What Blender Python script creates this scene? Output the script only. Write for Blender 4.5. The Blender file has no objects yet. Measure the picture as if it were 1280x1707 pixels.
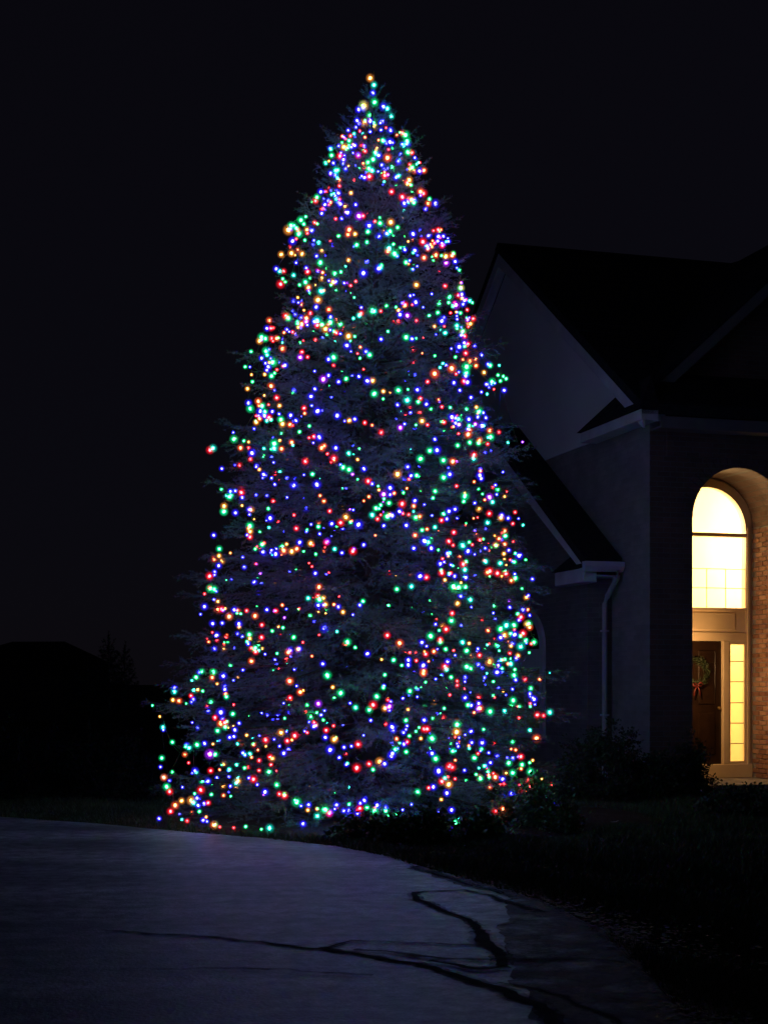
import bpy, bmesh, math, random
import numpy as np
from mathutils import Vector, Matrix

R = math.radians
random.seed(11)
scn = bpy.context.scene
COL = scn.collection

# ------------------------------------------------------------------ camera, sky, light, exposure
CAM_H, FPX, HOR = 1.6, 2466.0, 1140.0
cam = bpy.data.cameras.new('camera')
cam.sensor_fit = 'HORIZONTAL'
cam.sensor_width = 36.0
cam.lens = 36.0 * FPX / 1280.0
cam.shift_y = (HOR - 853.5) / 1280.0
cam.clip_start, cam.clip_end = 0.1, 3000.0
camo = bpy.data.objects.new('camera', cam)
camo.location = (0, 0, CAM_H)
camo.rotation_euler = (R(90), 0, 0)
COL.objects.link(camo)
scn.camera = camo

world = bpy.data.worlds.new('World')
scn.world = world
world.use_nodes = True
wn, wl = world.node_tree.nodes, world.node_tree.links
wn.clear()
sky = wn.new('ShaderNodeTexSky')
sky.sky_type = 'NISHITA'
sky.sun_disc = False
sky.sun_elevation = R(12.0)
sky.ozone_density = 4.0
sky.dust_density = 0.3
sky.sun_rotation = R(200)
tint = wn.new('ShaderNodeMixRGB')
tint.blend_type = 'MULTIPLY'
tint.inputs[0].default_value = 1.0
tint.inputs[2].default_value = (1.0, 0.68, 0.85, 1)
bg = wn.new('ShaderNodeBackground')
bg.inputs[1].default_value = 0.0002
wo = wn.new('ShaderNodeOutputWorld')
wl.new(sky.outputs[0], tint.inputs[1])
wl.new(tint.outputs[0], bg.inputs[0])
# town glow: the even, starless night sky
glow = wn.new('ShaderNodeBackground')
glow.inputs[0].default_value = (0.0024, 0.0021, 0.0036, 1)
glow.inputs[1].default_value = 1.0
addw = wn.new('ShaderNodeAddShader')
wl.new(bg.outputs[0], addw.inputs[0])
wl.new(glow.outputs[0], addw.inputs[1])
wl.new(addw.outputs[0], wo.inputs[0])

moon = bpy.data.lights.new('moon', 'SUN')
moon.energy = 0.003
moon.angle = R(12)
moon.color = (0.8, 0.85, 1.0)
moono = bpy.data.objects.new('moon', moon)
moono.rotation_euler = (R(40), 0, R(-30))
COL.objects.link(moono)

scn.view_settings.view_transform = 'Standard'
scn.view_settings.look = 'None'
scn.view_settings.exposure = 0.0
scn.view_settings.gamma = 1.0
scn.view_settings.use_curve_mapping = False
cy = scn.cycles
cy.use_denoising = True
cy.max_bounces = 5
cy.diffuse_bounces = 3
cy.glossy_bounces = 3
cy.transmission_bounces = 4
cy.transparent_max_bounces = 24
cy.sample_clamp_indirect = 3.0
cy.use_light_tree = True

BULB_POWER = 68.0
HALO_GLOW = 1.35
FOYER_W = 720.0
SCONCE_W = 230.0

# ------------------------------------------------------------------ helpers
def G(px, py, z=0.0):
    """point of the ground that stands at that place of the photograph"""
    d = FPX * (CAM_H - z) / (py - HOR)
    return ((px - 640.0) * d / FPX, d)


def tag(o, label=None, cat=None, group=None, kind=None):
    if label: o['label'] = label
    if cat: o['category'] = cat
    if group: o['group'] = group
    if kind: o['kind'] = kind
    return o


def empty(name, loc=(0, 0, 0), rz=0.0, parent=None):
    o = bpy.data.objects.new(name, None)
    o.location = loc
    o.rotation_euler = (0, 0, rz)
    o.empty_display_size = 0.2
    COL.objects.link(o)
    if parent: o.parent = parent
    return o


def link(name, me, parent=None, loc=(0, 0, 0), rot=(0, 0, 0)):
    o = bpy.data.objects.new(name, me)
    o.location = loc
    o.rotation_euler = rot
    COL.objects.link(o)
    if parent: o.parent = parent
    return o


def mesh(name, vs, fs, mats, smooth=False, idx=None):
    me = bpy.data.meshes.new(name)
    me.from_pydata(vs, [], fs)
    for m in (mats if isinstance(mats, (list, tuple)) else [mats]):
        me.materials.append(m)
    if idx is not None:
        me.polygons.foreach_set('material_index', idx)
    if smooth:
        me.polygons.foreach_set('use_smooth', [True] * len(fs))
    me.update()
    return me


def np_mesh(name, V, F, mats, idx=None, smooth=False):
    """V (n,3), F (m,k) numpy arrays"""
    me = bpy.data.meshes.new(name)
    n, m, k = len(V), len(F), F.shape[1]
    me.vertices.add(n)
    me.vertices.foreach_set('co', V.astype(np.float32).ravel())
    me.loops.add(m * k)
    me.loops.foreach_set('vertex_index', F.astype(np.int32).ravel())
    me.polygons.add(m)
    me.polygons.foreach_set('loop_start', np.arange(0, m * k, k, dtype=np.int32))
    for mt in (mats if isinstance(mats, (list, tuple)) else [mats]):
        me.materials.append(mt)
    if idx is not None:
        me.polygons.foreach_set('material_index', np.asarray(idx, dtype=np.int32))
    if smooth:
        me.polygons.foreach_set('use_smooth', np.ones(m, dtype=bool))
    me.update(calc_edges=True)
    me.validate()
    return me


class MB:
    """collects pieces of ONE part"""
    def __init__(self):
        self.v, self.f = [], []

    def poly(self, pts, faces):
        b = len(self.v)
        self.v += [tuple(p) for p in pts]
        self.f += [tuple(i + b for i in fc) for fc in faces]
        return self

    def box(self, x0, x1, y0, y1, z0, z1):
        return self.poly([(x0, y0, z0), (x1, y0, z0), (x1, y1, z0), (x0, y1, z0),
                          (x0, y0, z1), (x1, y0, z1), (x1, y1, z1), (x0, y1, z1)],
                         [(0, 3, 2, 1), (4, 5, 6, 7), (0, 1, 5, 4), (1, 2, 6, 5), (2, 3, 7, 6), (3, 0, 4, 7)])

    def prism(self, pts, axis, a0, a1):
        """polygon pts (p,q) extruded along axis 0/1/2 from a0 to a1"""
        n = len(pts)
        def w(p, q, a):
            return [(a, p, q), (p, a, q), (p, q, a)][axis]
        vs = [w(p, q, a0) for p, q in pts] + [w(p, q, a1) for p, q in pts]
        fs = [tuple(range(n - 1, -1, -1)), tuple(range(n, 2 * n))]
        fs += [(i, (i + 1) % n, n + (i + 1) % n, n + i) for i in range(n)]
        return self.poly(vs, fs)

    def tube(self, path, r, seg=8, closed=False):
        b = len(self.v)
        P = [Vector(p) for p in path]
        n = len(P)
        for i, p in enumerate(P):
            t = (P[min(i + 1, n - 1)] - P[max(i - 1, 0)])
            if t.length < 1e-9: t = Vector((0, 0, 1))
            t.normalize()
            a = t.orthogonal().normalized() if abs(t.z) > .9 else t.cross(Vector((0, 0, 1))).normalized()
            c = t.cross(a)
            rr = r[i] if isinstance(r, (list, tuple)) else r
            for k in range(seg):
                q = 2 * math.pi * k / seg
                self.v.append(tuple(p + a * (rr * math.cos(q)) + c * (rr * math.sin(q))))
        for i in range(n - 1):
            for k in range(seg):
                k2 = (k + 1) % seg
                self.f.append((b + i * seg + k, b + i * seg + k2, b + (i + 1) * seg + k2, b + (i + 1) * seg + k))
        self.f.append(tuple(b + k for k in range(seg)))
        self.f.append(tuple(b + (n - 1) * seg + k for k in range(seg - 1, -1, -1)))
        return self

    def lathe(self, prof, c, seg=16):
        b = len(self.v)
        for r, z in prof:
            for k in range(seg):
                q = 2 * math.pi * k / seg
                self.v.append((c[0] + r * math.cos(q), c[1] + r * math.sin(q), c[2] + z))
        for i in range(len(prof) - 1):
            for k in range(seg):
                k2 = (k + 1) % seg
                self.f.append((b + i * seg + k, b + i * seg + k2, b + (i + 1) * seg + k2, b + (i + 1) * seg + k))
        return self

    def build(self, name, mat, parent=None, smooth=False, loc=(0, 0, 0), rot=(0, 0, 0), bevel=0.0):
        me = mesh(name, self.v, self.f, mat, smooth)
        bm = bmesh.new()
        bm.from_mesh(me)
        bmesh.ops.recalc_face_normals(bm, faces=bm.faces)
        if bevel:
            bmesh.ops.bevel(bm, geom=[e for e in bm.edges if len(e.link_faces) == 2 and e.calc_face_angle(0) > .6],
                            offset=bevel, segments=1, affect='EDGES')
        bm.to_mesh(me)
        bm.free()
        return link(name, me, parent, loc, rot)


# ------------------------------------------------------------------ materials
def newmat(name):
    m = bpy.data.materials.new(name)
    m.use_nodes = True
    nt = m.node_tree
    return m, nt.nodes, nt.links, nt.nodes['Principled BSDF']


def noisy(name, c0, c1, scale=8.0, rough=.8, bump=.0, bscale=None, detail=5.0, spec=.3, metal=0.0, bdist=.02):
    m, n, l, p = newmat(name)
    tc = n.new('ShaderNodeTexCoord')
    nz = n.new('ShaderNodeTexNoise')
    nz.inputs['Scale'].default_value = scale
    nz.inputs['Detail'].default_value = detail
    l.new(tc.outputs['Object'], nz.inputs['Vector'])
    rp = n.new('ShaderNodeValToRGB')
    rp.color_ramp.elements[0].position, rp.color_ramp.elements[1].position = .3, .72
    rp.color_ramp.elements[0].color, rp.color_ramp.elements[1].color = (*c0, 1), (*c1, 1)
    l.new(nz.outputs[0], rp.inputs[0])
    l.new(rp.outputs[0], p.inputs['Base Color'])
    p.inputs['Roughness'].default_value = rough
    p.inputs['Specular IOR Level'].default_value = spec
    p.inputs['Metallic'].default_value = metal
    if bump:
        n2 = n.new('ShaderNodeTexNoise')
        n2.inputs['Scale'].default_value = bscale or scale * 4
        n2.inputs['Detail'].default_value = 6
        l.new(tc.outputs['Object'], n2.inputs['Vector'])
        b = n.new('ShaderNodeBump')
        b.inputs['Strength'].default_value = bump
        b.inputs['Distance'].default_value = bdist
        l.new(n2.outputs[0], b.inputs['Height'])
        l.new(b.outputs[0], p.inputs['Normal'])
    return m


def brick_mat(name, c0, c1, mortar):
    m, n, l, p = newmat(name)
    tc = n.new('ShaderNodeTexCoord')
    sp = n.new('ShaderNodeSeparateXYZ')
    l.new(tc.outputs['Object'], sp.inputs[0])
    ad = n.new('ShaderNodeMath')
    l.new(sp.outputs[0], ad.inputs[0]); l.new(sp.outputs[1], ad.inputs[1])
    cb = n.new('ShaderNodeCombineXYZ')
    l.new(ad.outputs[0], cb.inputs[0]); l.new(sp.outputs[2], cb.inputs[1])
    bt = n.new('ShaderNodeTexBrick')
    bt.inputs['Scale'].default_value = 1.0
    bt.inputs['Brick Width'].default_value = .215
    bt.inputs['Row Height'].default_value = .075
    bt.inputs['Mortar Size'].default_value = .006
    bt.inputs['Mortar Smooth'].default_value = .2
    bt.inputs['Color1'].default_value = (*c0, 1)
    bt.inputs['Color2'].default_value = (*c1, 1)
    bt.inputs['Mortar'].default_value = (*mortar, 1)
    l.new(cb.outputs[0], bt.inputs['Vector'])
    nz = n.new('ShaderNodeTexNoise')
    nz.inputs['Scale'].default_value = 2.2
    nz.inputs['Detail'].default_value = 6
    l.new(tc.outputs['Object'], nz.inputs['Vector'])
    mx = n.new('ShaderNodeMixRGB')
    mx.blend_type = 'OVERLAY'
    mx.inputs[0].default_value = .45
    l.new(bt.outputs[0], mx.inputs[1]); l.new(nz.outputs[0], mx.inputs[2])
    l.new(mx.outputs[0], p.inputs['Base Color'])
    p.inputs['Roughness'].default_value = .9
    b = n.new('ShaderNodeBump')
    b.inputs['Strength'].default_value = .8
    b.inputs['Distance'].default_value = .012
    b.invert = True
    l.new(bt.outputs['Fac'], b.inputs['Height'])
    l.new(b.outputs[0], p.inputs['Normal'])
    return m


def lap_mat(name, c):
    m, n, l, p = newmat(name)
    tc = n.new('ShaderNodeTexCoord')
    sp = n.new('ShaderNodeSeparateXYZ')
    l.new(tc.outputs['Object'], sp.inputs[0])
    md = n.new('ShaderNodeMath'); md.operation = 'MULTIPLY'; md.inputs[1].default_value = 1 / .13
    fr = n.new('ShaderNodeMath'); fr.operation = 'FRACT'
    l.new(sp.outputs[2], md.inputs[0]); l.new(md.outputs[0], fr.inputs[0])
    b = n.new('ShaderNodeBump'); b.inputs['Strength'].default_value = .7; b.inputs['Distance'].default_value = .012
    b.invert = True
    l.new(fr.outputs[0], b.inputs['Height']); l.new(b.outputs[0], p.inputs['Normal'])
    nz = n.new('ShaderNodeTexNoise'); nz.inputs['Scale'].default_value = 1.3; nz.inputs['Detail'].default_value = 6
    l.new(tc.outputs['Object'], nz.inputs['Vector'])
    rp = n.new('ShaderNodeValToRGB')
    rp.color_ramp.elements[0].color = (*[x * .8 for x in c], 1)
    rp.color_ramp.elements[1].color = (*c, 1)
    l.new(nz.outputs[0], rp.inputs[0]); l.new(rp.outputs[0], p.inputs['Base Color'])
    p.inputs['Roughness'].default_value = .6
    return m


def emis(name, col, strength, sample=True):
    m = bpy.data.materials.new(name)
    m.use_nodes = True
    n, l = m.node_tree.nodes, m.node_tree.links
    n.clear()
    e = n.new('ShaderNodeEmission')
    e.inputs[0].default_value = (*col, 1)
    e.inputs[1].default_value = strength
    o = n.new('ShaderNodeOutputMaterial')
    l.new(e.outputs[0], o.inputs[0])
    return m


def halo_mat(name, col, strength):
    """coloured shell round a bulb: lens bloom painted as a glow fading outwards"""
    m = bpy.data.materials.new(name)
    m.use_nodes = True
    n, l = m.node_tree.nodes, m.node_tree.links
    n.clear()
    lw = n.new('ShaderNodeLayerWeight'); lw.inputs[0].default_value = .5
    inv = n.new('ShaderNodeMath'); inv.operation = 'SUBTRACT'; inv.inputs[0].default_value = 1.0
    l.new(lw.outputs['Facing'], inv.inputs[1])
    pw = n.new('ShaderNodeMath'); pw.operation = 'POWER'; pw.inputs[1].default_value = 5.6
    l.new(inv.outputs[0], pw.inputs[0])
    mu = n.new('ShaderNodeMath'); mu.operation = 'MULTIPLY'; mu.inputs[1].default_value = .5
    l.new(pw.outputs[0], mu.inputs[0])
    e = n.new('ShaderNodeEmission'); e.inputs[0].default_value = (*col, 1); e.inputs[1].default_value = strength
    t = n.new('ShaderNodeBsdfTransparent')
    mx = n.new('ShaderNodeMixShader')
    l.new(mu.outputs[0], mx.inputs[0]); l.new(t.outputs[0], mx.inputs[1]); l.new(e.outputs[0], mx.inputs[2])
    o = n.new('ShaderNodeOutputMaterial')
    l.new(mx.outputs[0], o.inputs[0])
    m.cycles.emission_sampling = 'NONE'
    return m


def pane_mat(name, frost, tintc=(1, 1, 1)):
    m = bpy.data.materials.new(name)
    m.use_nodes = True
    n, l = m.node_tree.nodes, m.node_tree.links
    n.clear()
    t = n.new('ShaderNodeBsdfTransparent'); t.inputs[0].default_value = (*tintc, 1)
    tr = n.new('ShaderNodeBsdfTranslucent'); tr.inputs[0].default_value = (*tintc, 1)
    g = n.new('ShaderNodeBsdfGlossy'); g.inputs['Roughness'].default_value = .04
    m1 = n.new('ShaderNodeMixShader'); m1.inputs[0].default_value = frost
    l.new(t.outputs[0], m1.inputs[1]); l.new(tr.outputs[0], m1.inputs[2])
    fr = n.new('ShaderNodeFresnel'); fr.inputs[0].default_value = 1.45
    m2 = n.new('ShaderNodeMixShader')
    l.new(fr.outputs[0], m2.inputs[0]); l.new(m1.outputs[0], m2.inputs[1]); l.new(g.outputs[0], m2.inputs[2])
    o = n.new('ShaderNodeOutputMaterial'); l.new(m2.outputs[0], o.inputs[0])
    return m


M = dict(
    lawn=noisy('lawn_soil', (.012, .016, .008), (.03, .034, .016), 3.0, .95, .6, 30, spec=.1),
    grass=noisy('grass_blade', (.025, .045, .012), (.075, .085, .03), 1.2, .7),
    mulch=noisy('bark_mulch', (.018, .011, .008), (.05, .03, .02), 22, .95, 1.0, 40, spec=.1, bdist=.04),
    tar=noisy('crack_sealant', (.04, .04, .041), (.08, .08, .081), 5, 1.0, .2, 20, spec=.0),
    apron=noisy('dark_apron', (.05, .044, .037), (.15, .135, .115), 3.5, .9, .7, 35, detail=9, spec=.15),
    leaf_litter=noisy('fallen_leaf', (.06, .03, .012), (.16, .10, .04), 6, .8),
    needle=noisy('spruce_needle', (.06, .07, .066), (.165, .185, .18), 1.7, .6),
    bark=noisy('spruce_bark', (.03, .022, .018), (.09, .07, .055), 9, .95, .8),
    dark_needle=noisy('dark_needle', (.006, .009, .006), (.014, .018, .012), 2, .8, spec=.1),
    shrub=noisy('shrub_leaf', (.012, .02, .009), (.035, .05, .02), 3, .6),
    perennial=noisy('perennial_leaf', (.04, .075, .025), (.10, .15, .055), 4, .6),
    wire=noisy('light_wire', (.008, .02, .01), (.012, .03, .014), 10, .5),
    stone=noisy('edging_stone', (.10, .095, .09), (.24, .23, .22), 5, .85, .6, 18),
    brick=brick_mat('brick_wall', (.085, .045, .035), (.12, .065, .05), (.10, .09, .085)),
    brick_grey=brick_mat('brick_wall_grey', (.16, .145, .125), (.20, .18, .155), (.18, .17, .155)),
    brick_wing=brick_mat('brick_wing', (.10, .09, .08), (.135, .12, .105), (.14, .13, .12)),
    siding=lap_mat('lap_siding', (.62, .60, .57)),
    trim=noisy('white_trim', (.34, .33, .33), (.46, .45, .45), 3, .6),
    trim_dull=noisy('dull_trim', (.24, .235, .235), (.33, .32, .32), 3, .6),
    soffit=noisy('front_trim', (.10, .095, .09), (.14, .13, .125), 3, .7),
    trim_warm=noisy('door_trim', (.60, .46, .29), (.70, .55, .36), 3, .45),
    shingle=noisy('roof_shingle', (.010, .010, .011), (.026, .025, .026), 14, .95, .7, 25, spec=.1),
    door=noisy('dark_door', (.012, .006, .004), (.024, .012, .007), 6, .3),
    brass=noisy('brass', (.5, .36, .14), (.6, .44, .18), 8, .3, metal=1.0),
    iron=noisy('black_iron', (.012, .012, .012), (.02, .02, .02), 8, .5),
    plaster=noisy('foyer_plaster', (.78, .68, .50), (.84, .75, .57), 2, .8),
    foyer_floor=noisy('foyer_floor', (.3, .17, .08), (.4, .24, .12), 4, .4),
    pane=pane_mat('clear_pane', .12, (1, .97, .9)),
    frosted=pane_mat('frosted_pane', .55, (1, .95, .74)),
    dark_pane=noisy('dark_pane', (.01, .01, .013), (.015, .015, .02), 2, .08, spec=.6),
    blind=noisy('window_blind', (.20, .12, .06), (.30, .18, .09), 3, .7),
    far_wall=noisy('far_siding', (.05, .05, .05), (.07, .07, .07), 1, .8),
)

# thin smeared sealant either side of a crack: patchy, the slab shows through
m, n, l, p = newmat('smeared_sealant')
p.inputs['Base Color'].default_value = (.06, .06, .06, 1)
p.inputs['Roughness'].default_value = 1.0
p.inputs['Specular IOR Level'].default_value = 0.0
tc = n.new('ShaderNodeTexCoord')
nz = n.new('ShaderNodeTexNoise'); nz.inputs['Scale'].default_value = 9; nz.inputs['Detail'].default_value = 6
l.new(tc.outputs['Object'], nz.inputs['Vector'])
rp = n.new('ShaderNodeValToRGB')
rp.color_ramp.elements[0].position, rp.color_ramp.elements[1].position = .38, .70
rp.color_ramp.elements[1].color = (.8, .8, .8, 1)
l.new(nz.outputs[0], rp.inputs[0]); l.new(rp.outputs[0], p.inputs['Alpha'])
M['smear'] = m

# concrete of the driveway: broom-finished slab, worn patches
m, n, l, p = newmat('driveway_concrete')
tc = n.new('ShaderNodeTexCoord')
a1 = n.new('ShaderNodeTexNoise'); a1.inputs['Scale'].default_value = .55; a1.inputs['Detail'].default_value = 8
a1.inputs['Roughness'].default_value = .65
a2 = n.new('ShaderNodeTexNoise'); a2.inputs['Scale'].default_value = 45; a2.inputs['Detail'].default_value = 4
mp = n.new('ShaderNodeMapping'); mp.inputs['Scale'].default_value = (.5, 2.2, 1)
l.new(tc.outputs['Object'], mp.inputs[0]); l.new(mp.outputs[0], a1.inputs['Vector']); l.new(tc.outputs['Object'], a2.inputs['Vector'])
r1 = n.new('ShaderNodeValToRGB')
r1.color_ramp.elements[0].position, r1.color_ramp.elements[1].position = .34, .62
r1.color_ramp.elements[0].color, r1.color_ramp.elements[1].color = (.062, .061, .06, 1), (.22, .215, .205, 1)
l.new(a1.outputs[0], r1.inputs[0])
mx = n.new('ShaderNodeMixRGB'); mx.blend_type = 'OVERLAY'; mx.inputs[0].default_value = .6
l.new(r1.outputs[0], mx.inputs[1]); l.new(a2.outputs[0], mx.inputs[2])
a3 = n.new('ShaderNodeTexNoise'); a3.inputs['Scale'].default_value = 7; a3.inputs['Detail'].default_value = 9; a3.inputs['Roughness'].default_value = .7
l.new(tc.outputs['Object'], a3.inputs['Vector'])
mx3 = n.new('ShaderNodeMixRGB'); mx3.blend_type = 'OVERLAY'; mx3.inputs[0].default_value = .75
r3 = n.new('ShaderNodeValToRGB')
r3.color_ramp.elements[0].position, r3.color_ramp.elements[1].position = .36, .64
r3.color_ramp.elements[0].color, r3.color_ramp.elements[1].color = (.12, .12, .12, 1), (.85, .85, .85, 1)
l.new(a3.outputs[0], r3.inputs[0])
l.new(mx.outputs[0], mx3.inputs[1]); l.new(r3.outputs[0], mx3.inputs[2])
l.new(mx3.outputs[0], p.inputs['Base Color'])
p.inputs['Roughness'].default_value = .62
p.inputs['Specular IOR Level'].default_value = .35
bp = n.new('ShaderNodeBump'); bp.inputs['Strength'].default_value = .6; bp.inputs['Distance'].default_value = .01
l.new(a2.outputs[0], bp.inputs['Height']); l.new(bp.outputs[0], p.inputs['Normal'])
M['concrete'] = m

# ------------------------------------------------------------------ ground, driveway, bed
def sheet(name, pts, z, mat, kind='structure', parent=None):
    me = bpy.data.meshes.new(name)
    bm = bmesh.new()
    bm.faces.new([bm.verts.new((x, y, z)) for x, y in pts])
    bmesh.ops.triangulate(bm, faces=bm.faces)
    bm.to_mesh(me); bm.free()
    me.materials.append(mat)
    if me.polygons[0].normal.z < 0: me.flip_normals()
    o = link(name, me, parent)
    if kind: tag(o, kind=kind)
    return o

lawn = MB().poly([(-900, -300, 0), (900, -300, 0), (900, 1800, 0), (-900, 1800, 0)], [(0, 1, 2, 3)]).build('lawn', M['lawn'])
tag(lawn, kind='structure')

EDGE_PX = [(-420, 1336), (-200, 1349), (0, 1366), (150, 1377), (300, 1391), (450, 1403), (560, 1416), (640, 1431), (700, 1449),
           (800, 1476), (900, 1508), (1000, 1556), (1060, 1600), (1110, 1650), (1150, 1700), (1195, 1770), (1260, 1900)]
edge = [G(*q) for q in EDGE_PX]
dense = []
rg = random.Random(3)
for (x0, y0), (x1, y1) in zip(edge, edge[1:]):
    k = max(2, int(math.hypot(x1 - x0, y1 - y0) / .25))
    for i in range(k):
        t = i / k
        dense.append((x0 + (x1 - x0) * t + rg.uniform(-.02, .02), y0 + (y1 - y0) * t + rg.uniform(-.02, .02)))
dense.append(edge[-1])
drive = MB()
outline = [(-16, -6)] + [(-16, edge[0][1])] + dense + [(edge[-1][0] + .4, -6)]
drive_o = sheet('driveway', outline, .03, M['concrete'])
# a visible slab edge
rim = MB()
nv = len(dense)
rim.poly([(x, y, .0301) for x, y in dense] + [(x, y, -.02) for x, y in dense],
         [(i, i + 1, nv + i + 1, nv + i) for i in range(nv - 1)])
rim.build('slab_edge', M['concrete'], drive_o)

CRACKS = [  # centre line in the photograph, widths in cm
    ([(170, 1552), (300, 1561), (430, 1573), (540, 1584), (620, 1594), (720, 1614), (790, 1637), (850, 1657), (900, 1682), (930, 1712)], [2.5, 4, 5, 7, 7, 9, 11, 13, 12, 10]),
    ([(536, 1583), (560, 1577), (590, 1572), (660, 1573), (740, 1576), (805, 1577)], [4, 4, 4, 3, 3, 3]),
    ([(590, 1586), (640, 1590), (700, 1596), (760, 1602), (830, 1604), (940, 1603), (1045, 1606)], [4, 5, 7, 6, 4, 4, 3]),
    ([(720, 1604), (770, 1613), (800, 1618), (850, 1616)], [3, 8, 10, 4]),
    ([(692, 1490), (712, 1487), (775, 1485), (820, 1494), (870, 1514), (905, 1523)], [9, 6, 4, 4, 9, 4]),
    ([(694, 1489), (708, 1502), (735, 1517), (760, 1530), (797, 1546), (815, 1568), (832, 1584), (845, 1612)], [8, 9, 8, 5, 7, 15, 11, 10]),
    ([(684, 1446), (715, 1456), (768, 1470), (800, 1480), (850, 1495)], [4, 6, 5, 4, 3]),
    ([(200, 1619), (340, 1617), (480, 1622), (620, 1631)], [1.6, 1.6, 1.6, 1.6]),
    ([(830, 1640), (935, 1664), (1000, 1688), (1035, 1708)], [3, 3, 4, 4]),
]
for ci, (line, wid) in enumerate(CRACKS):
    P = [Vector((*G(*q, .03), .036 + .0023 * (ci % 4))) for q in line]
    rr = random.Random(40 + ci)
    vs, fs, vs2 = [], [], []
    steps = []
    for i in range(len(P) - 1):
        k = max(3, int((P[i + 1] - P[i]).length / .06))
        for j in range(k):
            t = j / k
            steps.append((P[i].lerp(P[i + 1], t), wid[i] + (wid[i + 1] - wid[i]) * t))
    steps.append((P[-1], wid[-1]))
    wob = 0
    ws = 1.0
    for i, (q, w) in enumerate(steps):
        d = steps[min(i + 1, len(steps) - 1)][0] - steps[max(i - 1, 0)][0]
        nrm = Vector((-d.y, d.x, 0)).normalized()
        wob = wob * .8 + rr.uniform(-.022, .022)
        c = q + nrm * wob
        ws = ws * .8 + rr.uniform(.55, 1.45) * .2
        hw = w / 100 * .30 * ws
        vs += [tuple(c + nrm * hw), tuple(c - nrm * hw)]
        hs = hw * 1.5 + .02
        dn = Vector((0, 0, .0011))
        vs2 += [tuple(c + nrm * hs - dn), tuple(c - nrm * hs - dn)]
    fs = [(2 * i, 2 * i + 1, 2 * i + 3, 2 * i + 2) for i in range(len(steps) - 1)]
    ck = link('sealed_crack', mesh('sealed_crack', vs, fs, M['tar']), drive_o)
    link('smear', mesh('smear', vs2, fs, M['smear']), ck)

# darker brownish, patchy apron along the lawn side of the slab
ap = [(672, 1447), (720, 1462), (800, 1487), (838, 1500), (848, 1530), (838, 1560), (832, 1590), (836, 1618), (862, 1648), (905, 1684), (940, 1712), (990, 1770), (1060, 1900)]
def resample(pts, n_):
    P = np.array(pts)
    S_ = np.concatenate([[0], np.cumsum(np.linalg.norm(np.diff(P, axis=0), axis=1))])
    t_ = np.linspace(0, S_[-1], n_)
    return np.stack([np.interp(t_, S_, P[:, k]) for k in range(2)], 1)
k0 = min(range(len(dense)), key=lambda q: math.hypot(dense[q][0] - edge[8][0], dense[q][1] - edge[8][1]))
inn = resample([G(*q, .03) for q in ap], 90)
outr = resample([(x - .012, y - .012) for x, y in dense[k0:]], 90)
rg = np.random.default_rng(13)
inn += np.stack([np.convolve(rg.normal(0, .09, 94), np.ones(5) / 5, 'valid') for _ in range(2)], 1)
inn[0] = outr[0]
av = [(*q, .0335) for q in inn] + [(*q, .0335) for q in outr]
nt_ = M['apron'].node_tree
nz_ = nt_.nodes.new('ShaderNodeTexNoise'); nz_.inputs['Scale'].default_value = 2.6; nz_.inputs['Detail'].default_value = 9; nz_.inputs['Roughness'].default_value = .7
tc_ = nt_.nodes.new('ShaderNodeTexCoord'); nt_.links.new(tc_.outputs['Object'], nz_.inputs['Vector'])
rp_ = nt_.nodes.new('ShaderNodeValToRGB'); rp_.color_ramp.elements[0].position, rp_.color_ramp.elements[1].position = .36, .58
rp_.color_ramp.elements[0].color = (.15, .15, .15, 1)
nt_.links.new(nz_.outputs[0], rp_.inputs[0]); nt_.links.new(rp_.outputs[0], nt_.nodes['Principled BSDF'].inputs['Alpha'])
link('dark_apron', mesh('dark_apron', av, [(k, k + 1, 91 + k, 90 + k) for k in range(89)], M['apron']), drive_o)

# mulch bed round the spruce, a little mound
TX, TY = -.20, 17.3
bed = MB()
rg = random.Random(8)
ring = []
NB = 72
rads = []
for k in range(NB):
    a = 2 * math.pi * k / NB
    r = 2.75 + .18 * math.sin(3 * a + 1) + rg.uniform(-.05, .05)
    if math.sin(a) < 0: r *= 1.0 - .10 * abs(math.sin(a))
    rads.append(r)
vs = [(TX + .8, TY, .13)]
for s_, zz in ((.5, .11), (.85, .055), (1.0, .004)):
    for k in range(NB):
        a = 2 * math.pi * k / NB
        vs.append((TX + .8 * (1 - s_) + 1.12 * rads[k] * s_ * math.cos(a) + .25, TY + rads[k] * s_ * math.sin(a), zz + rg.uniform(0, .02) * (s_ < 1)))
fs = [(0, 1 + k, 1 + (k + 1) % NB) for k in range(NB)]
for q in range(2):
    o_, i_ = 1 + (q + 1) * NB, 1 + q * NB
    fs += [(i_ + k, o_ + k, o_ + (k + 1) % NB, i_ + (k + 1) % NB) for k in range(NB)]
tag(link('mulch_bed', mesh('mulch_bed', vs, fs, M['mulch'], True)), kind='structure')

# ------------------------------------------------------------------ the house, in its own frame: x along the front, y to the back
TH = R(16)
HX, HY = 443 / FPX * 21.7, 21.7
house = empty('house', (HX, HY, 0), TH)
tag(house, 'brick and siding house with steep dark roofs behind the lit spruce', 'house')

SL = .67                      # roof pitch
EZ = 5.48                     # underside of the eaves
WD = 11.12                     # depth of the block
PV = WD / 2                   # ridge
WL = 13.0                     # length of the block
OV = .36                      # eave overhang
RK = .30                      # rake overhang
def roof_z(v): return EZ + .17 + SL * (v + OV) if v <= PV else EZ + .17 + SL * (WD - v + OV)

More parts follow.
